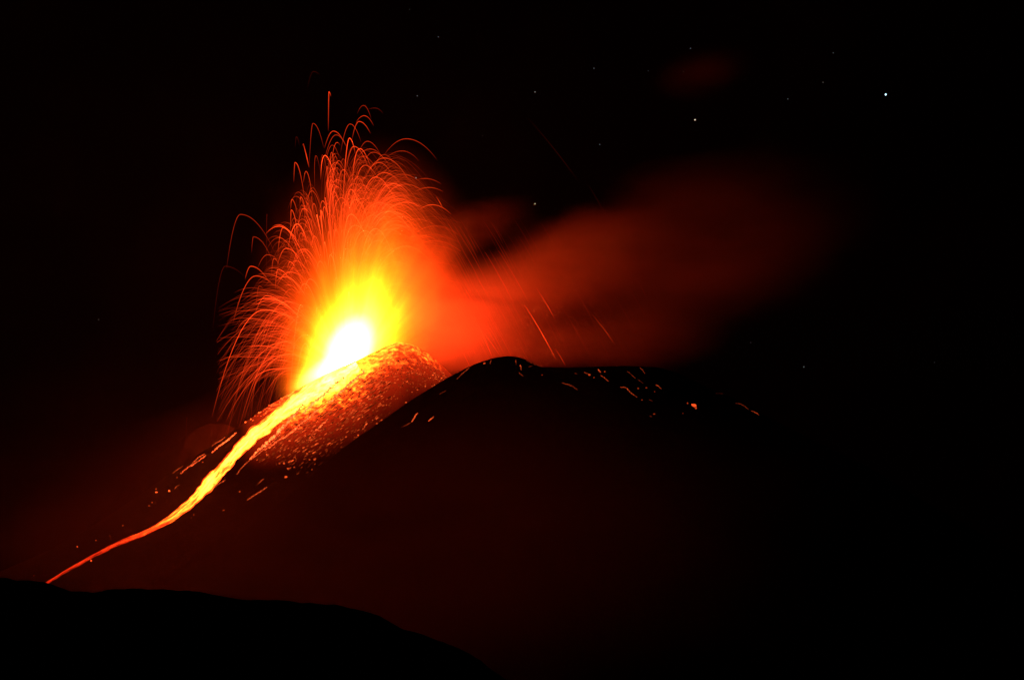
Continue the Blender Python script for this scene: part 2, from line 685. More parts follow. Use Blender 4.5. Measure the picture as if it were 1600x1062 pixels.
# every arc one can follow in the photograph: apex, left foot, right foot, brightness, description
ARCS = [
    ((514, 144), (513, 205), (517, 151), 1.0, 'tall straight red streak rising highest of all above the fountain'),
    ((489, 193), (483, 262), (506, 232), 0.45, 'faint narrow arc standing left of the tallest straight streak'),
    ((474, 225), (473, 227), (483, 262), 1.3, 'short bright slanting streak with a hot tip at the upper left of the fountain'),
    ((461, 254), (459, 285), (476, 312), 0.8, 'leaning hook below the short bright slanting streak at upper left'),
    ((478, 268), (474, 286), (489, 318), 0.7, 'small hook just right of the leaning hook at upper left'),
    ((546, 216), (535, 330), (555, 240), 1.6, 'brightest tall hook in the top middle of the fountain'),
    ((547, 194), (532, 240), (564, 222), 0.55, 'dim wide arc looping just above the brightest tall hook'),
    ((561, 190), (550, 218), (579, 209), 0.7, 'red arc bending right above the brightest tall hook'),
    ((569, 181), (556, 192), (584, 197), 0.6, 'short curved arc second from the top right of the fountain'),
    ((568, 165), (558, 178), (580, 186), 0.35, 'faint topmost short arc over the right of the fountain'),
    ((586, 169), (575, 171), (599, 178), 0.3, 'faint sloping trail beside the topmost short arc'),
    ((521, 205), (507, 232), (540, 228), 0.7, 'red arch left of the brightest tall hook, under the straight streak'),
    ((525, 211), (503, 270), (544, 236), 0.5, 'long dim arch just inside the red arch at top middle'),
    ((519, 227), (503, 290), (531, 250), 0.4, 'dim slender arc inside the two arches at top middle'),
    ((635, 217), (599, 244), (683, 250), 0.5, 'widest outer arc sweeping far right over the fountain'),
    ((574, 221), (560, 240), (595, 243), 0.5, 'dim round arch right of the brightest tall hook'),
    ((553, 229), (540, 270), (575, 262), 0.9, 'bright bend tucked against the right of the tallest bright hook'),
    ((578, 233), (560, 243), (600, 248), 0.55, 'low wide arch crossing under the dim round arch at upper right'),
    ((583, 238), (566, 260), (610, 262), 0.6, 'red arch third down on the upper right shoulder of the fountain'),
    ((628, 236), (600, 250), (655, 252), 0.35, 'dim flat arc below the widest outer arc'),
    ((600, 247), (570, 280), (640, 285), 0.7, 'long rounded arch over the crowded upper right arcs'),
    ((592, 254), (573, 270), (612, 272), 0.7, 'short arch nested under the long rounded arch'),
    ((548, 296), (538, 340), (562, 326), 1.2, 'bright narrow arch below the bright tall hook'),
    ((555, 312), (542, 345), (575, 345), 1.1, 'bright arch just under the bright narrow arch at mid fountain'),
    ((614, 287), (590, 305), (640, 305), 1.1, 'bright humped arc at the centre of the crowded right arcs'),
    ((600, 270), (572, 300), (625, 284), 0.8, 'rounded arc above the bright humped arc on the right'),
    ((670, 293), (648, 300), (693, 300), 0.6, 'flat arc at the right edge near a faint star'),
    ((664, 279), (652, 281), (690, 288), 0.5, 'thin flat arc just under the star at right of the fountain'),
    ((634, 316), (600, 335), (662, 328), 1.0, 'long bright low arc bowing over the right side'),
    ((675, 320), (655, 328), (705, 335), 0.8, 'last low arc on the right before the smoke'),
    ((610, 330), (580, 360), (650, 360), 1.3, 'glowing orange arch in the heart of the right side arcs'),
    ((682, 308), (681, 309), (692, 325), 0.8, 'short straight falling streak at the right edge of the arcs'),
    ((376, 335), (354, 420), (430, 396), 0.4, 'dim lone wide arch standing farthest left of the fountain'),
    ((396, 370), (393, 395), (428, 414), 0.4, 'dim small hook under the lone wide arch at left'),
    ((442, 356), (434, 396), (470, 408), 1.1, 'bright pointed arch on the left shoulder of the fountain'),
    ((447, 388), (433, 416), (477, 420), 1.1, 'bright round arch below the bright pointed arch at left'),
    ((456, 312), (454, 328), (465, 336), 0.8, 'small hook high on the left edge'),
    ((455, 328), (454, 360), (467, 380), 1.1, 'bright drooping hook under the small hook on the left edge'),
    ((470, 308), (469, 318), (477, 332), 0.9, 'short hooked streak right of the small hook on the left edge'),
    ((504, 314), (499, 332), (512, 334), 1.1, 'bright little hook in the upper left middle'),
    ((490, 318), (487, 335), (497, 340), 0.8, 'small hook left of the bright little hook'),
    ((474, 326), (464, 365), (490, 345), 0.9, 'rounded tall arch over the left middle'),
    ((459, 347), (458, 349), (463, 385), 0.9, 'short streak with a hot head on the left edge'),
    ((470, 364), (466, 382), (480, 385), 0.9, 'small arch inside the left shoulder'),
    ((491, 369), (487, 385), (499, 385), 0.9, 'small arch right of its twin inside the left shoulder'),
    ((418, 398), (403, 418), (436, 408), 0.6, 'dim low arch joining the bright arches on the left'),
    ((428, 404), (424, 430), (436, 414), 0.7, 'short hook beside the dim low arch on the left'),
    ((392, 416), (383, 436), (420, 440), 0.9, 'small arch at the far left above the long bowing arc'),
    ((400, 431), (364, 505), (428, 446), 0.9, 'long arc bowing to the far left, upper of two'),
    ((417, 462), (398, 492), (446, 480), 1.1, 'bright arch above the longest left arc'),
    ((413, 484), (331, 652), (470, 508), 1.5, 'longest bright arc falling far left to the slope'),
    ((453, 425), (432, 448), (474, 434), 1.2, 'bright broad arch at the left middle of the fountain'),
    ((434, 421), (430, 452), (452, 436), 1.0, 'bright hook left of the broad arch at left middle'),
    ((484, 436), (474, 460), (502, 460), 1.6, 'orange round arch beside the yellow glow'),
    ((516, 398), (512, 424), (527, 436), 1.8, 'bright orange hook at the edge of the yellow glow'),
    ((500, 408), (494, 426), (508, 422), 1.4, 'small orange hook left of the bright orange hook'),
    ((453, 409), (449, 420), (462, 420), 1.2, 'small bright curl above the broad arch at left middle'),
    ((390, 498), (368, 520), (420, 504), 0.7, 'dim flat arc inside the longest left arc'),
    ((448, 471), (425, 490), (475, 482), 1.2, 'bright flat arch over the crowded left arcs'),
    ((402, 540), (345, 600), (440, 545), 0.5, 'dim long arc low on the left'),
    ((440, 555), (372, 625), (470, 556), 0.9, 'low bright arc bending to the slope on the left'),
    ((430, 576), (352, 660), (465, 572), 0.9, 'lowest long arc falling just above the left slope'),
    ((405, 447), (400, 480), (412, 452), 0.4, 'faint hook near the far left arches'),
    ((506, 523), (482, 555), (512, 532), 2.4, 'yellow arch against the white heart of the fountain'),
    ((545, 456), (543, 490), (548, 495), 4.0, 'bright yellow spike above the white heart'),
    ((820, 477), (819, 478), (869, 562), 1.5, 'brightest straight streak falling through the red smoke'),
    ((737, 487), (736, 488), (770, 560), 0.9, 'straight falling streak in the smoke left of the brightest one'),
    ((752, 515), (751, 516), (784, 560), 0.5, 'faint falling streak between the two brightest in the smoke'),
    ((758, 394), (757, 395), (806, 480), 0.35, 'long streak slanting across the upper edge of the smoke, left one'),
    ((779, 392), (778, 393), (830, 480), 0.33, 'long streak slanting across the upper edge of the smoke, right one'),
    ((838, 450), (837, 451), (868, 500), 0.7, 'short falling streak above the brightest streak in the smoke'),
    ((926, 492), (925, 493), (962, 540), 0.45, 'faint falling streak farthest right in the smoke'),
    ((995, 434), (994, 435), (1012, 470), 0.25, 'very faint streak in the dark right part of the smoke'),
    ((868, 545), (867, 546), (884, 572), 0.5, 'short falling streak beside the foot of the brightest one'),
    ((826, 186), (824, 186), (905, 285), 0.07, 'very faint lone arc high in the dark sky right of the fountain'),
    ((920, 290), (919, 290), (958, 360), 0.07, 'very faint falling trail above the smoke under the orange star'),
    ((708, 490), (707, 491), (744, 556), 0.5, 'faint falling streak nearest the fountain in the smoke'),
    ((292, 652), (290, 712), (294, 654), 0.2, 'faint upright streak beside the small hill left of the flow'),
    ((417, 335), (416, 440), (418, 338), 0.22, 'very faint upright streak crossing the lone arch at left'),
    ((352, 416), (332, 520), (382, 432), 0.18, 'ghostly wide arc farthest left of all'),
    ((463, 214), (461, 232), (468, 228), 0.15, 'very faint hook left of the short bright slanting streak'),
    ((490, 112), (480, 140), (500, 118), 0.1, 'barely visible arc above the tallest streak'),
]
G_ARC = 'arcs of lava thrown out by the fountain'
rr = random.Random(11)
for apex, lf, rt, amp, lab in ARCS:
    tb = Tubes(4)
    y0 = VENT_Y + rr.uniform(-50, 40)
    pts, heat = traced(apex, lf, rt, rr.uniform(-40, 40), 26, 1.0, y0)
    big = 0.55 if amp > 0.6 else 0.42
    if amp < 0.32:
        amp *= 0.4
    heat = [h * amp * 0.75 * rr.uniform(0.9, 1.1) for h in heat]
    if lf[1] - apex[1] <= 3 and abs(lf[0] - apex[0]) <= 3:      # a falling streak: hot all along, fading at the foot
        n = len(heat)
        heat = [amp * 0.6 * min(1, 0.25 + 1.2 * abs(u)) * min(1, (1 - abs(u)) / 0.4 + 0.02) if (u := -1 + 2 * i / (n - 1)) > 0 else amp * 0.1 for i in range(n)]
    tb.add(pts, big, heat)
    tag(tb.build('lava_light_trail', M_streak), lab, 'lava arc', G_ARC)


def envelope(ax):
    return np.interp(ax, [380, 400, 430, 450, 470, 500, 530, 560, 590, 620, 650, 680, 710, 740],
                     [470, 432, 385, 330, 270, 235, 225, 215, 228, 232, 255, 288, 330, 370])


_rb = random.Random(31)
BURST = {'right': [_rb.gauss(612, 40) for _ in range(16)], 'left': [380 + 150 * _rb.random() ** 0.75 for _ in range(14)],
         'middle': [_rb.gauss(566, 34) for _ in range(13)], 'low': [_rb.uniform(415, 505) for _ in range(14)]}
TOPS = {z: [abs(_rb.gauss(0, 38)) for _ in BURST[z]] for z in BURST}


def random_arc(zone, r):
    bi = r.randrange(len(BURST[zone]))
    bx = BURST[zone][bi] + r.gauss(0, 5)
    lower = TOPS[zone][bi]
    if zone == 'right':
        ax = bx
        if not 548 < ax < 735:
            return None
        off = 14 + lower + abs(r.gauss(50, 55))
        ay = envelope(ax) + off
        x0 = r.gauss(548, 9)
        wind = r.uniform(0.7, 1.9)
        ta, tb = r.uniform(0.5, 0.85), r.uniform(1.15, 1.5)
    elif zone == 'left':
        ax = bx
        ay = envelope(ax) + 8 + lower + r.expovariate(1 / 75.0)
        x0 = r.gauss(530, 12)
        wind = r.uniform(0.5, 1.6)
        ta, tb = r.uniform(0.3, 0.8), r.uniform(1.1, 1.5)
    elif zone == 'low':
        ax = bx
        ay = r.uniform(475, 585)
        x0 = r.gauss(515, 14)
        wind = r.uniform(-0.5, 0.6)
        ta, tb = r.uniform(0.3, 0.8), r.uniform(1.4, 2.6)
    else:
        ax = bx
        ay = envelope(ax) + 25 + lower + abs(r.gauss(30, 90))
        x0 = r.gauss(546, 7)
        wind = r.uniform(0.6, 2.0)
        ta, tb = r.uniform(0.2, 0.6), r.uniform(1.1, 1.7)
    zb = 585.0 if zone != 'low' else 610.0
    if ay > 560 and zone != 'low':
        return None
    amp = 10 ** r.uniform(-1.0, 0.2) * (0.55 if zone in ('right', 'middle') else 0.6)
    if zone == 'right':
        amp *= 0.75 * math.exp(-max(0, ax - 610) / 60.0)
    if zone == 'left':
        amp *= 1.35
    return ballistic(ax, ay, x0, wind, r.uniform(-9, 5), ta, tb, VENT_Y + r.uniform(-12, 12), 22, zb, amp)


ZLAB = {'right': 'fine red lava arc among the crowded arcs at the upper right of the fountain',
        'left': 'thin red lava arc among the crowded hooks on the left of the fountain',
        'low': 'thin lava arc curving down over the slope low on the left',
        'middle': 'thin orange lava arc in the bright middle of the fountain'}
r_ = random.Random(5)
quota = {'right': 70, 'left': 70, 'low': 45, 'middle': 33}
for zone, cnt in quota.items():
    k = 0
    while k < cnt:
        res = random_arc(zone, r_)
        if res is None or len(res[0]) < 6:
            continue
        tb = Tubes(3)
        tb.add(res[0], r_.uniform(0.4, 0.6), [h * 1.15 for h in res[1]])
        tag(tb.build('lava_light_trail', M_streak), ZLAB[zone], 'lava arc', G_ARC + ', ' + zone)
        k += 1
spray = Tubes(3)
for zone, cnt in {'right': 760, 'left': 340, 'low': 380, 'middle': 1050}.items():
    k = 0
    while k < cnt:
        res = random_arc(zone, r_)
        if res is None or len(res[0]) < 6:
            continue
        spray.add(res[0], r_.uniform(0.28, 0.45), [h * (0.32 if zone in ('right', 'middle') else 0.42) for h in res[1]])
        k += 1
# faint rain of cooling lava falling through the smoke
for k in range(190):
    px = 690 + 290 * r_.random() ** 1.3
    py = r_.uniform(330, 540)
    ln = r_.uniform(30, 95)
    if py + ln > 575:
        continue
    y0 = VENT_Y + r_.uniform(-60, 40)
    a = []
    for i in range(8):
        u = i / 7
        a.append(P(px + ln * (0.62 * u - 0.05 * u * u), py + ln * (0.9 * u + 0.12 * u * u), y0))
    am = (0.5 if py < 430 else 1.0) * 10 ** r_.uniform(-1.3, -0.75) * math.exp(-(px - 700) / 170.0)
    spray.add(a, 0.5, [am * math.sin(math.pi * (0.06 + 0.88 * i / 7)) for i in range(8)])
tag(spray.build('lava_spray', M_streak), 'dense mass of fine lava trails filling the fountain', 'lava spray', kind='stuff')

# ------------------------------------------------------------------ the lava flow
FLOW = [(556, 566, 12), (540, 577, 18), (520, 589, 19), (500, 602, 16), (478, 618, 14), (455, 635, 12.5), (430, 653, 11), (408, 670, 10), (390, 684, 9.5),
        (372, 702, 9), (358, 718, 8.8), (344, 734, 9), (332, 748, 9.4), (320, 762, 9.6), (308, 775, 8.6), (296, 787, 7.4), (281, 799, 6.4), (266, 810, 5.2),
        (250, 819.5, 4.4), (234, 828, 3.8), (218, 836, 3.2), (200, 843, 2.9), (182, 850.5, 2.7), (163, 859.5, 2.5), (144, 869.5, 2.4),
        (125, 880, 2.2), (108, 889, 2.0), (92, 899, 1.9), (76, 909, 1.8), (60, 920, 1.8)]


def smooth_path(pts, n):
    p = np.array(pts, float)
    s = np.concatenate([[0], np.cumsum(np.hypot(*(np.diff(p[:, :2], axis=0).T)))])
    u = np.linspace(0, s[-1], n)
    q = np.stack([np.interp(u, s, p[:, k]) for k in range(p.shape[1])], 1)
    ker = np.hanning(9)[1:-1]
    ker /= ker.sum()
    for k in range(q.shape[1]):
        pad = np.pad(q[:, k], 3, mode='edge')
        q[:, k] = np.convolve(pad, ker, mode='valid')
    return q, s[-1]


def build_flow():
    q, ln = smooth_path(FLOW, 420)
    m_ = 21
    verts, faces, heat, across = [], [], [], []
    t = np.gradient(q[:, :2], axis=0)
    t /= np.linalg.norm(t, axis=1)[:, None]
    nrm = np.stack([-t[:, 1], t[:, 0]], 1)
    along = np.linspace(0, ln, len(q))
    hs = np.interp(q[:, 0], [60, 130, 200, 240, 280, 320, 360, 410, 450, 500, 560], [0.7, 0.85, 1.1, 2.2, 5.5, 11, 13, 14, 17, 28, 34])
    e1 = fbm(along / 16, along * 0 + 3, 4) * 0.22
    e2 = fbm(along / 16 + 70, along * 0 + 9, 4) * 0.22
    rows = []
    for i in range(len(q)):
        row = []
        w = q[i, 2] * (1.22 if q[i, 0] > 460 or q[i, 0] < 270 else 1.04)
        for k in range(m_):
            v = -1 + 2 * k / (m_ - 1)
            ww = w * (1 + (e1[i] if v < 0 else e2[i]))
            px = q[i, 0] + nrm[i, 0] * v * ww
            py = q[i, 1] + nrm[i, 1] * v * ww
            loc, nor = drop(px, py, 0.0)
            row.append(loc)
        rows.append(row)
    # fill points that fell past the skyline by carrying on along the slope behind it
    for i, row in enumerate(rows):
        good = [k for k in range(m_) if row[k] is not None and -900 < row[k].y - CONE_Y < 190]
        if not good:
            x = (q[i, 0] - 800) * CONE_Y / F
            row[m_ // 2] = Vector((x, CONE_Y, float(cone_z(np.array(x), np.array(CONE_Y)))))
            good = [m_ // 2]
        for k in range(m_):
            if k not in good:
                j = min(good, key=lambda a: abs(a - k))
                v = -1 + 2 * k / (m_ - 1)
                vj = -1 + 2 * j / (m_ - 1)
                w = q[i, 2]
                px = q[i, 0] + nrm[i, 0] * v * w
                y = row[j].y + abs(v - vj) * w * 2.0
                x = (px - 800) * y / F
                row[k] = Vector((x, y, float(cone_z(np.array(x), np.array(y)))))
        for k in range(m_):
            v = -1 + 2 * k / (m_ - 1)
            bulge = 1.6 * (1 - v * v) + 0.25
            p = row[k] + Vector((0, -0.45, 0.9)) * bulge
            verts.append(p)
            heat.append(hs[i] * max(0.16 if hs[i] > 13.5 else 0.03, 1 - 0.98 * abs(v + 0.12) ** 1.9))
            across.append(v)
    for i in range(len(q) - 1):
        for k in range(m_ - 1):
            a = i * m_ + k
            faces.append((a, a + 1, a + m_ + 1, a + m_))
    return verts, faces, heat, np.repeat(along, m_), np.array(across)


def flow_material():
    m, nt, N, L, out = nodes_of('flowing_lava')
    g = G(nt)
    at = N.new('ShaderNodeAttribute')
    at.attribute_name = 'lava_heat'
    uv = N.new('ShaderNodeAttribute')
    uv.attribute_name = 'run'
    v = uv.outputs['Vector']
    streak = g.noise(g.mapping(v, scl=(0.028, 2.4, 1.0)), 1.0, 4, 0.55, 0.25)
    grain = g.noise(g.mapping(v, scl=(0.12, 5.0, 1.0)), 1.0, 4, 0.6, 0.3)
    a = g.ramp(streak, 0.34, 0.7, 0.3, 2.2, 'LINEAR')
    b = g.ramp(grain, 0.36, 0.66, 0.6, 1.45, 'LINEAR')
    s = g.m('MULTIPLY', g.m('MULTIPLY', a, b), at.outputs['Fac'])
    em = N.new('ShaderNodeEmission')
    cr = N.new('ShaderNodeValToRGB')
    els = cr.color_ramp.elements
    els[0].position, els[0].color = 0.05, (1, 0.022, 0.004, 1)
    els[1].position, els[1].color = 1.0, (1, 0.17, 0.012, 1)
    e_ = els.new(0.13)
    e_.color = (1, 0.042, 0.006, 1)
    e_ = els.new(0.4)
    e_.color = (1, 0.12, 0.008, 1)
    L.new(g.m('MULTIPLY', s, 0.1), cr.inputs['Fac'])
    L.new(cr.outputs['Color'], em.inputs['Color'])
    L.new(g.m('MULTIPLY', s, FLOW_GAIN), em.inputs['Strength'])
    L.new(em.outputs[0], out.inputs['Surface'])
    m.cycles.emission_sampling = 'AUTO'
    return m


fv, ff, fh, fal, fac = build_flow()
flow = mesh_obj('lava_flow', fv, ff, flow_material(), heat=fh)
a_ = flow.data.attributes.new('run', 'FLOAT_VECTOR', 'POINT')
a_.data.foreach_set('vector', np.stack([fal, fac, fac * 0], 1).astype(np.float32).ravel())
tag(flow, 'main river of yellow and orange lava running down the left slope of the cone', 'lava flow')

# ------------------------------------------------------------------ side trickles of lava
RIV = [
    ([(369, 677), (358, 686), (349, 692), (340, 699), (331, 708)], 1.2, 6.0, 'yellow orange trickle closest to the main flow on its left bank'),
    ([(352, 683), (345, 688), (337, 692), (331, 697)], 0.7, 2.0, 'short thin trickle above the yellow orange one on the left bank'),
    ([(320, 709), (310, 715), (302, 722), (298, 728)], 0.75, 2.4, 'upper branch of the forked trickle left of the flow'),
    ([(323, 711), (312, 719), (303, 725), (295, 729), (288, 735), (282, 740)], 0.95, 3.2, 'long lower branch of the forked trickle left of the flow'),
    ([(286, 728), (278, 733), (270, 739)], 0.65, 1.4, 'short red trickle left of the forked trickle'),
    ([(281, 757), (276, 760), (272, 764)], 0.6, 0.9, 'faint crumbling trickle below the forked trickle'),
    ([(475, 633), (460, 648), (447, 663), (433, 678), (419, 691), (405, 703), (391, 717)], 2.0, 7.0, 'longest bright trickle along the right bank of the main flow'),
    ([(440, 676), (428, 689), (414, 700), (400, 712), (386, 722), (375, 734), (370, 741)], 0.9, 2.2, 'red trickle running out below the longest right bank trickle'),
    ([(497, 640), (480, 655), (463, 669), (450, 680), (435, 688), (421, 700)], 1.4, 4.5, 'second orange trickle right of the longest right bank trickle'),
    ([(513, 655), (506, 661), (500, 667), (493, 673)], 1.1, 5.0, 'short bright orange trickle alone at the edge of the spattered slope'),
    ([(417, 761), (410, 766), (402, 771), (394, 776), (386, 781)], 0.8, 1.8, 'isolated red trickle lowest on the dark slope right of the flow'),
    ([(413, 747), (407, 752), (402, 757)], 0.7, 0.8, 'dim broken trickle just above the isolated red one'),
    ([(353, 749), (347, 753), (341, 757), (336, 761)], 0.8, 1.3, 'broken red trickle hugging the right edge of the lower flow'),
    ([(538, 590), (522, 603), (506, 617), (490, 631), (474, 646)], 2.3, 9.0, 'bright yellow streak under the crater lip beside the main flow'),
    ([(570, 580), (556, 592), (542, 604), (528, 617), (514, 630)], 1.9, 6.0, 'orange streak below the rim right of the bright yellow streak'),
    ([(555, 640), (548, 646), (543, 651)], 0.8, 1.6, 'short red trickle at the lower right of the spattered slope'),
    ([(592, 652), (587, 655)], 0.9, 2.2, 'red glowing dash on the boundary of the dark mound'),
    ([(574, 660), (570, 666), (567, 671)], 0.9, 2.0, 'pair of red dashes left of the glowing dash on the dark mound'),
    ([(653, 645), (648, 652), (644, 659)], 0.9, 1.7, 'pinkish trickle on the dark mound below its left shoulder'),
    ([(642, 660), (635, 664), (628, 667)], 0.5, 0.4, 'dim tail below the pinkish trickle on the dark mound'),
    ([(678, 651), (673, 655), (669, 658)], 0.9, 1.6, 'short pinkish dash right of the pinkish trickle'),
    ([(733, 575), (727, 580), (721, 585), (714, 592)], 0.7, 0.85, 'slanting red trickle near the left end of the dark mound crest'),
    ([(697, 610), (690, 614), (686, 616)], 0.6, 0.35, 'faint red dash on the left shoulder of the dark mound'),
    ([(767, 563), (766, 569)], 0.7, 0.8, 'tiny upright glow left of the dark mound summit'),
    ([(806, 562), (806, 569)], 0.6, 0.6, 'tiny upright glow just right of the dark mound summit'),
    ([(813, 571), (814, 578)], 0.85, 1.2, 'small bright drop below the dark mound summit'),
    ([(811, 582), (815, 586), (818, 588)], 0.6, 0.5, 'faint dash under the small bright drop'),
    ([(822, 563), (834, 569), (846, 573), (853, 575)], 0.5, 0.4, 'thin red line along the right edge of the mound crest'),
    ([(826, 573), (832, 572)], 0.6, 0.4, 'faint short dash below the crest line right of the summit'),
    ([(878, 598), (889, 601), (897, 605), (902, 609)], 0.9, 0.6, 'smouldering patch low on the right side of the dark mound'),
    ([(898, 583), (902, 584)], 0.6, 0.4, 'faint speck at the left end of the flat ridge'),
    ([(912, 582), (918, 584), (923, 587)], 0.85, 0.8, 'first glowing patch on the flat ridge right of the mound'),
    ([(934, 577), (939, 582)], 0.9, 1.2, 'brightest small glow high on the flat ridge'),
    ([(938, 586), (944, 590), (951, 596)], 0.75, 0.9, 'slanting trickle below the brightest small glow on the ridge'),
    ([(980, 580), (987, 586), (993, 591)], 0.6, 0.55, 'dim long trickle at the middle of the flat ridge'),
    ([(996, 592), (1001, 596), (1005, 599)], 0.45, 0.25, 'faint tail below the dim long trickle of the ridge'),
    ([(999, 574), (1004, 578), (1008, 584)], 0.6, 0.55, 'short trickle right under the ridge skyline'),
    ([(969, 605), (977, 605), (983, 611), (990, 617), (996, 621)], 0.75, 0.95, 'crooked long red trickle in the middle of the dark ridge slope'),
    ([(1025, 601), (1030, 604), (1034, 608)], 0.8, 0.9, 'small red dash with a hot tip right of the crooked trickle'),
    ([(1014, 624), (1020, 627)], 0.6, 0.25, 'dim dash under the small red dash'),
    ([(1015, 650), (1019, 651)], 0.7, 0.35, 'dim dash lowest on the dark ridge slope'),
    ([(1149, 630), (1156, 630.5), (1163, 634), (1170, 640)], 0.55, 0.5, 'curved red trickle far right on the ridge edge'),
    ([(1174, 642), (1180, 644), (1186, 648)], 0.85, 1.0, 'glowing end farthest right on the ridge edge'),
    ([(1117, 614.5), (1132, 615), (1147, 621)], 0.4, 0.12, 'very faint line along the far right skyline of the ridge'),
]
for path, rad, hot, lab in RIV:
    q, ln = smooth_path([(a, b) for a, b in path], max(10, int(6 + 1.1 * math.hypot(path[-1][0] - path[0][0], path[-1][1] - path[0][1]))))
    pts, rads, heat = [], [], []
    n = len(q)
    for i in range(n):
        j = 0.95 * rad
        loc, nor = drop(q[i, 0] + rr.uniform(-j, j), q[i, 1] + rr.uniform(-j, j), 0.15)
        if loc is None:
            continue
        if pts and abs(loc.y - pts[-1].y) > 60:
            continue
        u = i / (n - 1)
        pts.append(loc)
        rads.append(rad * (1.0 if path[0][0] < 690 else 0.85) * rr.uniform(0.55, 1.25) * (0.55 + 0.45 * math.sin(math.pi * min(1, 0.1 + u))))
        heat.append(hot * (0.62 if path[0][0] < 690 else 0.42) * 10 ** rr.uniform(-0.6, 0.22))
    if len(pts) < 2:
        continue
    tb = Tubes(6)
    tb.add(pts, rads, heat)
    tag(tb.build('lava_trickle', M_rivulet), lab, 'lava trickle', 'lava trickles on the slopes')

# ------------------------------------------------------------------ glowing rocks


def rock_geo(c, r, rnd):
    t = (1 + 5 ** 0.5) / 2
    base = [(-1, t, 0), (1, t, 0), (-1, -t, 0), (1, -t, 0), (0, -1, t), (0, 1, t), (0, -1, -t), (0, 1, -t), (t, 0, -1), (t, 0, 1), (-t, 0, -1), (-t, 0, 1)]
    fc = [(0, 11, 5), (0, 5, 1), (0, 1, 7), (0, 7, 10), (0, 10, 11), (1, 5, 9), (5, 11, 4), (11, 10, 2), (10, 7, 6), (7, 1, 8),
          (3, 9, 4), (3, 4, 2), (3, 2, 6), (3, 6, 8), (3, 8, 9), (4, 9, 5), (2, 4, 11), (6, 2, 10), (8, 6, 7), (9, 8, 1)]
    s = (rnd.uniform(0.8, 1.4), rnd.uniform(0.8, 1.2), rnd.uniform(0.65, 1.05))
    v = []
    for b in base:
        k = r / 1.9 * rnd.uniform(0.75, 1.2)
        v.append((c[0] + b[0] * k * s[0], c[1] + b[1] * k * s[1], c[2] + b[2] * k * s[2]))
    return v, fc


DOWN = Vector((-0.74, -0.22, -0.62)).normalized()


def stretch(v, c, k):
    """draw a lump out down the slope"""
    res = []
    for a in v:
        w = Vector(a) - Vector(c)
        q = w + DOWN * (w.dot(DOWN) * k)
        res.append((c[0] + q.x, c[1] + q.y, c[2] + q.z))
    return res


def add_rock(px, py, r, hot, lab, group, rnd, pull=0.0):
    loc, nor = drop(px, py, 0.3 * r)
    if loc is None:
        return False
    v, f = rock_geo((0, 0, 0), r, rnd)
    if pull:
        v = stretch(v, (0, 0, 0), pull)
    hot *= 0.6 if px > 690 else (1.5 if px < 345 else 0.85)
    o = mesh_obj('glowing_rock', v, f, M_rock, smooth=False, heat=[hot * rnd.uniform(0.7, 1.3) for _ in v])
    o.location = loc
    tag(o, lab, 'lava rock', group)
    return True


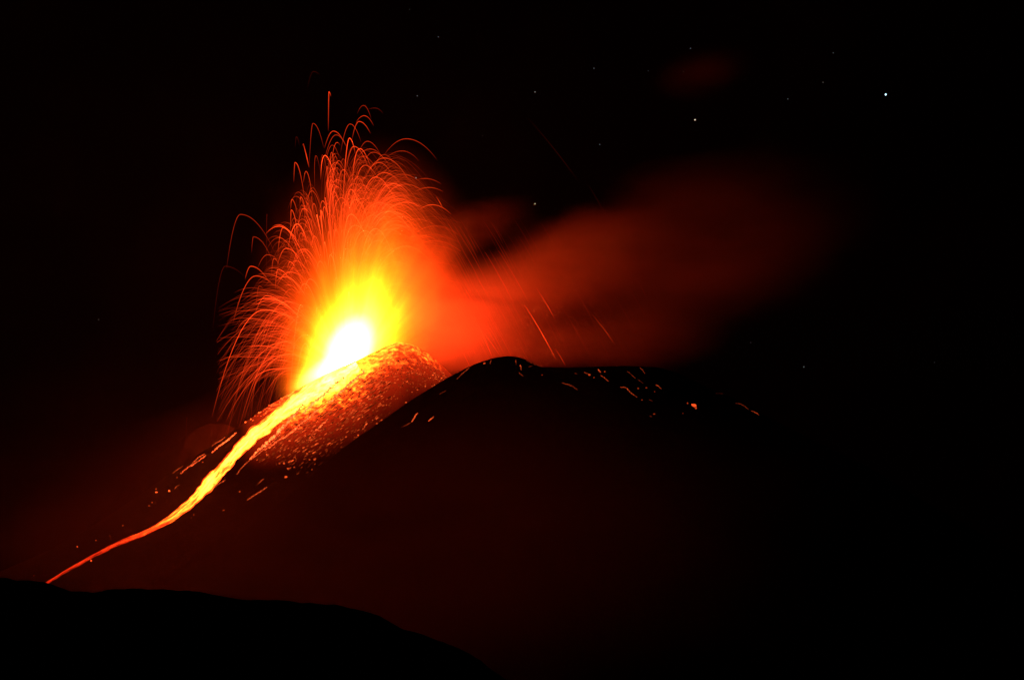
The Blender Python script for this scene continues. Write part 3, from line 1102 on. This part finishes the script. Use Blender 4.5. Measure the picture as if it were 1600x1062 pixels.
rk = random.Random(23)
SINGLE = [
    (1084, 634, 3.2, 1.6, 'largest glowing lava block alone on the dark right slope'),
    (1087, 638, 1.8, 1.0, 'lump at the lower right of the largest glowing block'),
    (1074, 630, 1.2, 0.5, 'small ember up left of the largest glowing block'),
    (1067, 646, 1.2, 0.2, 'dim ember down left of the largest glowing block'),
    (757, 568, 1.6, 0.9, 'glowing rock just left of the dark mound summit'),
    (847, 586, 1.1, 0.35, 'dim ember below the right edge of the mound crest'),
    (945, 581, 1.3, 0.5, 'ember beside the brightest glow on the flat ridge'),
    (921, 586, 1.6, 0.8, 'glowing rock at the foot of the first patch on the flat ridge'),
    (928, 590, 1.1, 0.35, 'dim ember below the first patch on the flat ridge'),
    (997, 607, 1.3, 0.35, 'dim ember above right of the crooked ridge trickle'),
    (1010, 606, 1.2, 0.35, 'dim ember between the crooked trickle and the small dash'),
    (1023, 612, 1.0, 0.2, 'faint ember under the small red dash on the ridge'),
    (1003, 625, 1.2, 0.3, 'dim ember just right of the crooked trickle foot'),
    (1022, 647, 1.2, 0.4, 'ember above the lowest dim dash of the ridge'),
    (634, 629, 1.3, 1.1, 'pink glowing rock on the upper left edge of the dark mound'),
    (560, 680, 1.7, 1.4, 'single bright rock below the red dashes on the dark slope'),
    (589, 662, 1.2, 0.9, 'rock under the red glowing dash at the mound boundary'),
    (245, 769, 1.7, 1.4, 'bright pinkish rock left of the lower flow, larger of a pair'),
    (265, 767, 1.8, 1.5, 'bright rock at the foot of the faint crumbling trickle'),
    (244, 764, 1.2, 0.5, 'dim rock above the larger pinkish one'),
    (300, 713, 1.3, 1.0, 'rock sitting above the forked trickle'),
    (317, 722, 1.2, 0.8, 'rock between the forked trickle and the flow'),
    (238, 785, 1.2, 0.6, 'dim rock below the larger pinkish rock'),
    (233, 790, 1.2, 0.5, 'dimmer rock lowest left of the pinkish rock'),
    (277, 746, 1.2, 0.4, 'dim rock between the forked and the crumbling trickle'),
    (192, 821, 1.1, 0.35, 'faint rock left of the flow where it bends'),
    (172, 837, 1.0, 0.3, 'faint rock above the thin lower flow'),
    (150, 844, 1.2, 0.6, 'small rock above the thin lower flow, brighter of two'),
    (121, 854, 1.4, 0.8, 'pinkish rock left above the thin end of the flow'),
    (53, 899, 1.2, 0.45, 'lone dim ember far left just above the foreground hill'),
    (143, 876, 1.3, 1.1, 'bright rock on the lower edge of the thin flow'),
    (350, 797, 1.5, 0.7, 'lone rock below the wide part of the flow'),
    (375, 768, 1.6, 0.8, 'rock left of the isolated red trickle'),
    (299, 809, 1.1, 0.4, 'dim rock under the flow at its bend'),
    (303, 804, 1.1, 0.5, 'small rock touching the lower edge of the flow'),
    (447, 745, 1.9, 1.4, 'bright rock right of the isolated red trickle'),
    (450, 732, 1.7, 1.1, 'upright rock above the bright rock right of the red trickle'),
    (444, 724, 1.9, 1.2, 'rock in the clump of three on the dark slope'),
    (437, 724, 1.4, 0.8, 'left rock of the clump on the dark slope'),
    (480, 709, 2.0, 0.9, 'rock at the right end of the clumps on the dark slope'),
    (484, 718, 1.4, 0.7, 'rock just below the right end clump'),
    (487, 698, 1.4, 0.8, 'rock just above the right end clump'),
    (417, 710, 1.5, 1.6, 'bright rock below the second orange trickle'),
    (453, 689, 1.7, 1.5, 'bright rock off the end of the second orange trickle'),
    (324, 669, 1.3, 0.5, 'dim ember on the small hill left of the flow'),
    (335, 757, 1.5, 1.2, 'red rock on the right edge of the widest lower flow'),
    (349, 752, 1.6, 1.3, 'rock just above the red rock on the flow edge'),
]
G_ROCK = 'glowing lava rocks lying on the slopes'
for px, py, r, hot, lab in SINGLE:
    add_rock(px, py, r, hot, lab, G_ROCK, rk)
n_left = 0
while n_left < 45:      # spatter along the upper left bank of the flow
    u = rk.random()
    px = 372 + 80 * u + rk.gauss(0, 2)
    py = 666 - 44 * u + rk.gauss(0, 3.5) - 5
    if add_rock(px, py, rk.uniform(0.8, 1.7), 10 ** rk.uniform(0.0, 0.75), 'small orange rock among the spatter on the upper left bank of the flow', 'spatter rocks on the left bank', rk):
        n_left += 1
n_cone = 0


def spot(rnd):
    """a place on the spattered face right of the flow, thinning downhill"""
    px = rnd.uniform(395, 700)
    top = float(np.interp(px, [360, 400, 440, 500, 545, 600, 640, 690, 712], [716, 694, 668, 626, 596, 560, 548, 572, 590]))
    reach = float(np.interp(px, [385, 420, 470, 520, 560, 620, 680, 712], [60, 75, 95, 108, 110, 85, 40, 15]))
    dep = rnd.random()
    if rnd.random() < dep * 1.15 - 0.1 + max(0.0, (470 - px) / 110):
        return None
    return px, top + 8 + dep * reach, dep


while n_cone < 200:
    s = spot(rk)
    if s is None or s[2] < 0.3:
        continue
    if drop(s[0], s[1])[0] is None or drop(s[0], s[1])[0].y < MOUND_Y + 15:
        continue
    if add_rock(s[0], s[1], rk.uniform(0.7, 1.45), 10 ** rk.uniform(-0.8, 0.35) * (1.1 - 0.6 * s[2]), 'small glowing rock among many scattered on the face of the cone', 'scattered rocks on the cone face', rk, rk.uniform(0, 1.8) if s[0] < 600 else 0.0):
        n_cone += 1
ev, ef, eh = [], [], []
k = 0
while k < 1500:
    s = spot(rk)
    if s is None:
        continue
    loc, nor = drop(s[0], s[1], 0.2)
    if loc is None or loc.y < MOUND_Y + 15:
        continue
    v, f = rock_geo(loc, rk.uniform(0.35, 0.95), rk)
    kk = rk.uniform(1.5, 5.0) if s[0] < 610 else rk.uniform(0.0, 1.2)
    v = stretch(v, loc, kk)
    b0 = len(ev)
    ev += v
    ef += [tuple(i + b0 for i in t) for t in f]
    eh += [10 ** rk.uniform(-1.2, 0.2) * (1.15 - 0.95 * s[2])] * len(v)
    k += 1
em_o = mesh_obj('ember_scatter', ev, ef, M_rock, smooth=False, heat=eh)
tag(em_o, 'countless small embers strewn over the glowing face of the cone', 'embers', kind='stuff')

# ------------------------------------------------------------------ stars
STARS = [
    (1384, 148, 1.45, (0.5, 0.72, 1.0), 2.2, 'brightest bluish white star alone at the upper right'),
    (1086, 187.5, 1.15, (1.0, 0.75, 0.5), 0.9, 'orange tinted star right of the top centre, second brightest'),
    (836, 144, 1.0, (0.8, 0.85, 0.8), 0.35, 'greyish star high above the smoke, directly over the yellowish one'),
    (836, 318.5, 1.0, (1.0, 0.85, 0.55), 0.5, 'yellowish star just above the edge of the smoke plume'),
    (652, 150, 0.85, (0.8, 0.85, 0.9), 0.28, 'small pale star right above the fountain'),
    (650, 278, 0.85, (0.9, 0.9, 0.9), 0.4, 'pale star among the outermost right arcs of the fountain'),
    (685, 58, 0.8, (0.8, 0.85, 0.9), 0.16, 'dim star high near the top, above the fountain'),
    (754, 212, 0.8, (0.85, 0.85, 0.9), 0.2, 'dim star left of the faint lone arc in the sky'),
    (928, 107, 0.8, (0.85, 0.85, 0.9), 0.2, 'dim star midway between the greyish star and the orange one'),
    (937, 226, 0.8, (0.85, 0.9, 0.9), 0.2, 'dim star below left of the orange tinted star'),
    (1079, 76, 0.8, (0.8, 0.85, 0.9), 0.22, 'dim star straight above the orange tinted star'),
    (1068, 112, 0.7, (0.9, 0.8, 0.8), 0.14, 'very dim star inside the faint red cloud'),
    (1302, 83, 0.8, (0.8, 0.85, 0.9), 0.16, 'dim star above left of the brightest star'),
    (1286, 129, 0.8, (0.85, 0.85, 0.85), 0.18, 'dim star left of the brightest star'),
    (1231, 155, 0.8, (0.85, 0.85, 0.85), 0.18, 'dim star farther left of the brightest star'),
    (154, 499, 0.8, (0.85, 0.8, 0.8), 0.16, 'lone dim star in the dark sky left of the fountain'),
    (294, 225, 0.7, (0.8, 0.8, 0.85), 0.07, 'very dim star high at left of the fountain'),
    (1256, 573, 1.0, (0.85, 0.85, 0.85), 0.2, 'dim star low at right above the end of the ridge'),
    (640, 15, 0.7, (0.8, 0.85, 0.9), 0.09, 'very dim star at the very top of the sky'),
    (1173, 535, 0.7, (0.9, 0.85, 0.85), 0.08, 'very dim star just over the right end of the smoke'),
    (1460, 566, 0.7, (0.85, 0.85, 0.85), 0.06, 'barely visible star far right above the black slope'),
    (1013, 111, 0.7, (0.85, 0.85, 0.85), 0.07, 'very dim star at the left of the faint red cloud'),
]
STAR_Y = 30000.0
for px, py, r, c, s, lab in STARS:
    m, nt, N, L, out = nodes_of('star_light')
    em = N.new('ShaderNodeEmission')
    em.inputs['Color'].default_value = (*c, 1)
    em.inputs['Strength'].default_value = s * (1.0 if s > 0.45 else 0.55)
    L.new(em.outputs[0], out.inputs['Surface'])
    m.cycles.emission_sampling = 'NONE'
    o = ellipsoid('star', (0, 0, 0), (r * STAR_Y / F,) * 3, m, None, 12, 8)
    o.location = P(px, py, STAR_Y)
    tag(o, lab, 'star', 'stars in the night sky')

# ------------------------------------------------------------------ smoke
# lobes: pixel centre, depth, half sizes in metres (along wind, depth, up), tilt in degrees, density
LOBES = [
    (760, 475, 2300, 175, 95, 76, 14, 0.0048),
    (905, 415, 2310, 200, 120, 90, 21, 0.0040),
    (1110, 380, 2330, 290, 150, 150, 14, 0.0019),
    (740, 355, 2310, 110, 60, 46, 20, 0.0009),
    (655, 440, 2310, 75, 70, 110, -10, 0.0030),
    (790, 535, 2310, 200, 90, 62, 4, 0.0036),
    (985, 525, 2320, 190, 100, 66, 4, 0.0020),
]
CLOUD = [(1095, 115, 2330, 95, 60, 42, 12, 0.0006)]
BANK = [
    (300, 770, 2150, 420, 110, 140, 24, 0.00025),
    (400, 880, 1950, 430, 180, 150, 0, 0.0007),
    (540, 850, 1150, 400, 280, 170, 0, 0.0007),
]


def smoke_material(lobes, name, noise_scale=0.012, step=0.45):
    m, nt, N, L, out = nodes_of(name)
    g = G(nt)
    p = g.pos()
    # ragged edges: displace the lookup with low noise
    tot = None
    n1 = g.noise(g.mapping(p, rot=(0, math.radians(16), 0), scl=(0.55, 1.0, 1.6)), noise_scale, 3, 0.6, 0.3)
    off = g.m('MULTIPLY', g.m('SUBTRACT', n1, 0.5), 0.8)
    for px, py, y, rx, ry, rz, ang, den in lobes:
        q = g.mapping(p, loc=tuple(P(px, py, y)), rot=(0, -math.radians(ang), 0), scl=(rx, ry, rz), kind='TEXTURE')
        d = g.m('ADD', g.length(q), off)
        e = g.ramp(d, 0.2, 1.05, den, 0.0)
        tot = e if tot is None else g.m('ADD', tot, e)
    body = g.ramp(n1, 0.3, 0.7, 0.2, 1.8, 'LINEAR')
    tot = g.m('MULTIPLY', tot, body)
    vol = N.new('ShaderNodeVolumePrincipled')
    vol.inputs['Color'].default_value = (0.80, 0.44, 0.38, 1)
    vol.inputs['Anisotropy'].default_value = 0.0
    L.new(tot, vol.inputs['Density'])
    L.new(vol.outputs[0], out.inputs['Volume'])
    m.cycles.volume_step_rate = step
    return m


def lobe_hull(name, lobes, mat, grow=1.3):
    bm = bmesh.new()
    for px, py, y, rx, ry, rz, ang, den in lobes:
        o = ellipsoid('tmp', P(px, py, y), (rx * grow, ry * grow, rz * grow), None, None, 20, 12, math.radians(ang))
        for a in o.data.vertices:
            bm.verts.new(a.co)
        me = o.data
        bpy.data.objects.remove(o)
        bpy.data.meshes.remove(me)
    res = bmesh.ops.convex_hull(bm, input=bm.verts)
    bmesh.ops.delete(bm, geom=[g_ for g_ in res['geom_interior'] if isinstance(g_, bmesh.types.BMVert)], context='VERTS')
    bmesh.ops.recalc_face_normals(bm, faces=bm.faces)
    me = bpy.data.meshes.new(name)
    bm.to_mesh(me)
    bm.free()
    me.materials.append(mat)
    o = bpy.data.objects.new(name, me)
    COL.objects.link(o)
    return o


plume = lobe_hull('smoke_plume', LOBES, smoke_material(LOBES, 'lit_smoke'))
cloud = lobe_hull('smoke_cloud', CLOUD, smoke_material(CLOUD, 'thin_smoke'))
tag(cloud, 'faint red wisp of smoke alone in the sky above the orange star', 'smoke', kind='stuff')
bank = lobe_hull('smoke_bank', BANK, smoke_material(BANK, 'low_smoke', 0.006, 0.8))
tag(bank, 'thin low smoke lying on the slope around and below the lava flow', 'smoke', kind='stuff')
tag(plume, 'dark red smoke plume drifting right from the fountain over the ridge', 'smoke', kind='stuff')

# ------------------------------------------------------------------ haze
HAZE_DENSITY = 0.0000018


def haze():
    x0, x1, y0, y1, z0, z1 = -2600, 2600, -300, 4200, -215, 1080
    v = [(x0, y0, z0), (x1, y0, z0), (x1, y1, z0), (x0, y1, z0), (x0, y0, z1), (x1, y0, z1), (x1, y1, z1), (x0, y1, z1)]
    f = [(0, 3, 2, 1), (4, 5, 6, 7), (0, 1, 5, 4), (1, 2, 6, 5), (2, 3, 7, 6), (3, 0, 4, 7)]
    m, nt, N, L, out = nodes_of('night_haze')
    vol = N.new('ShaderNodeVolumePrincipled')
    vol.inputs['Color'].default_value = (0.8, 0.8, 0.8, 1)
    vol.inputs['Density'].default_value = HAZE_DENSITY
    L.new(vol.outputs[0], out.inputs['Volume'])
    o = mesh_obj('haze', v, f, m, smooth=False)
    o['kind'] = 'stuff'
    return o


haze()
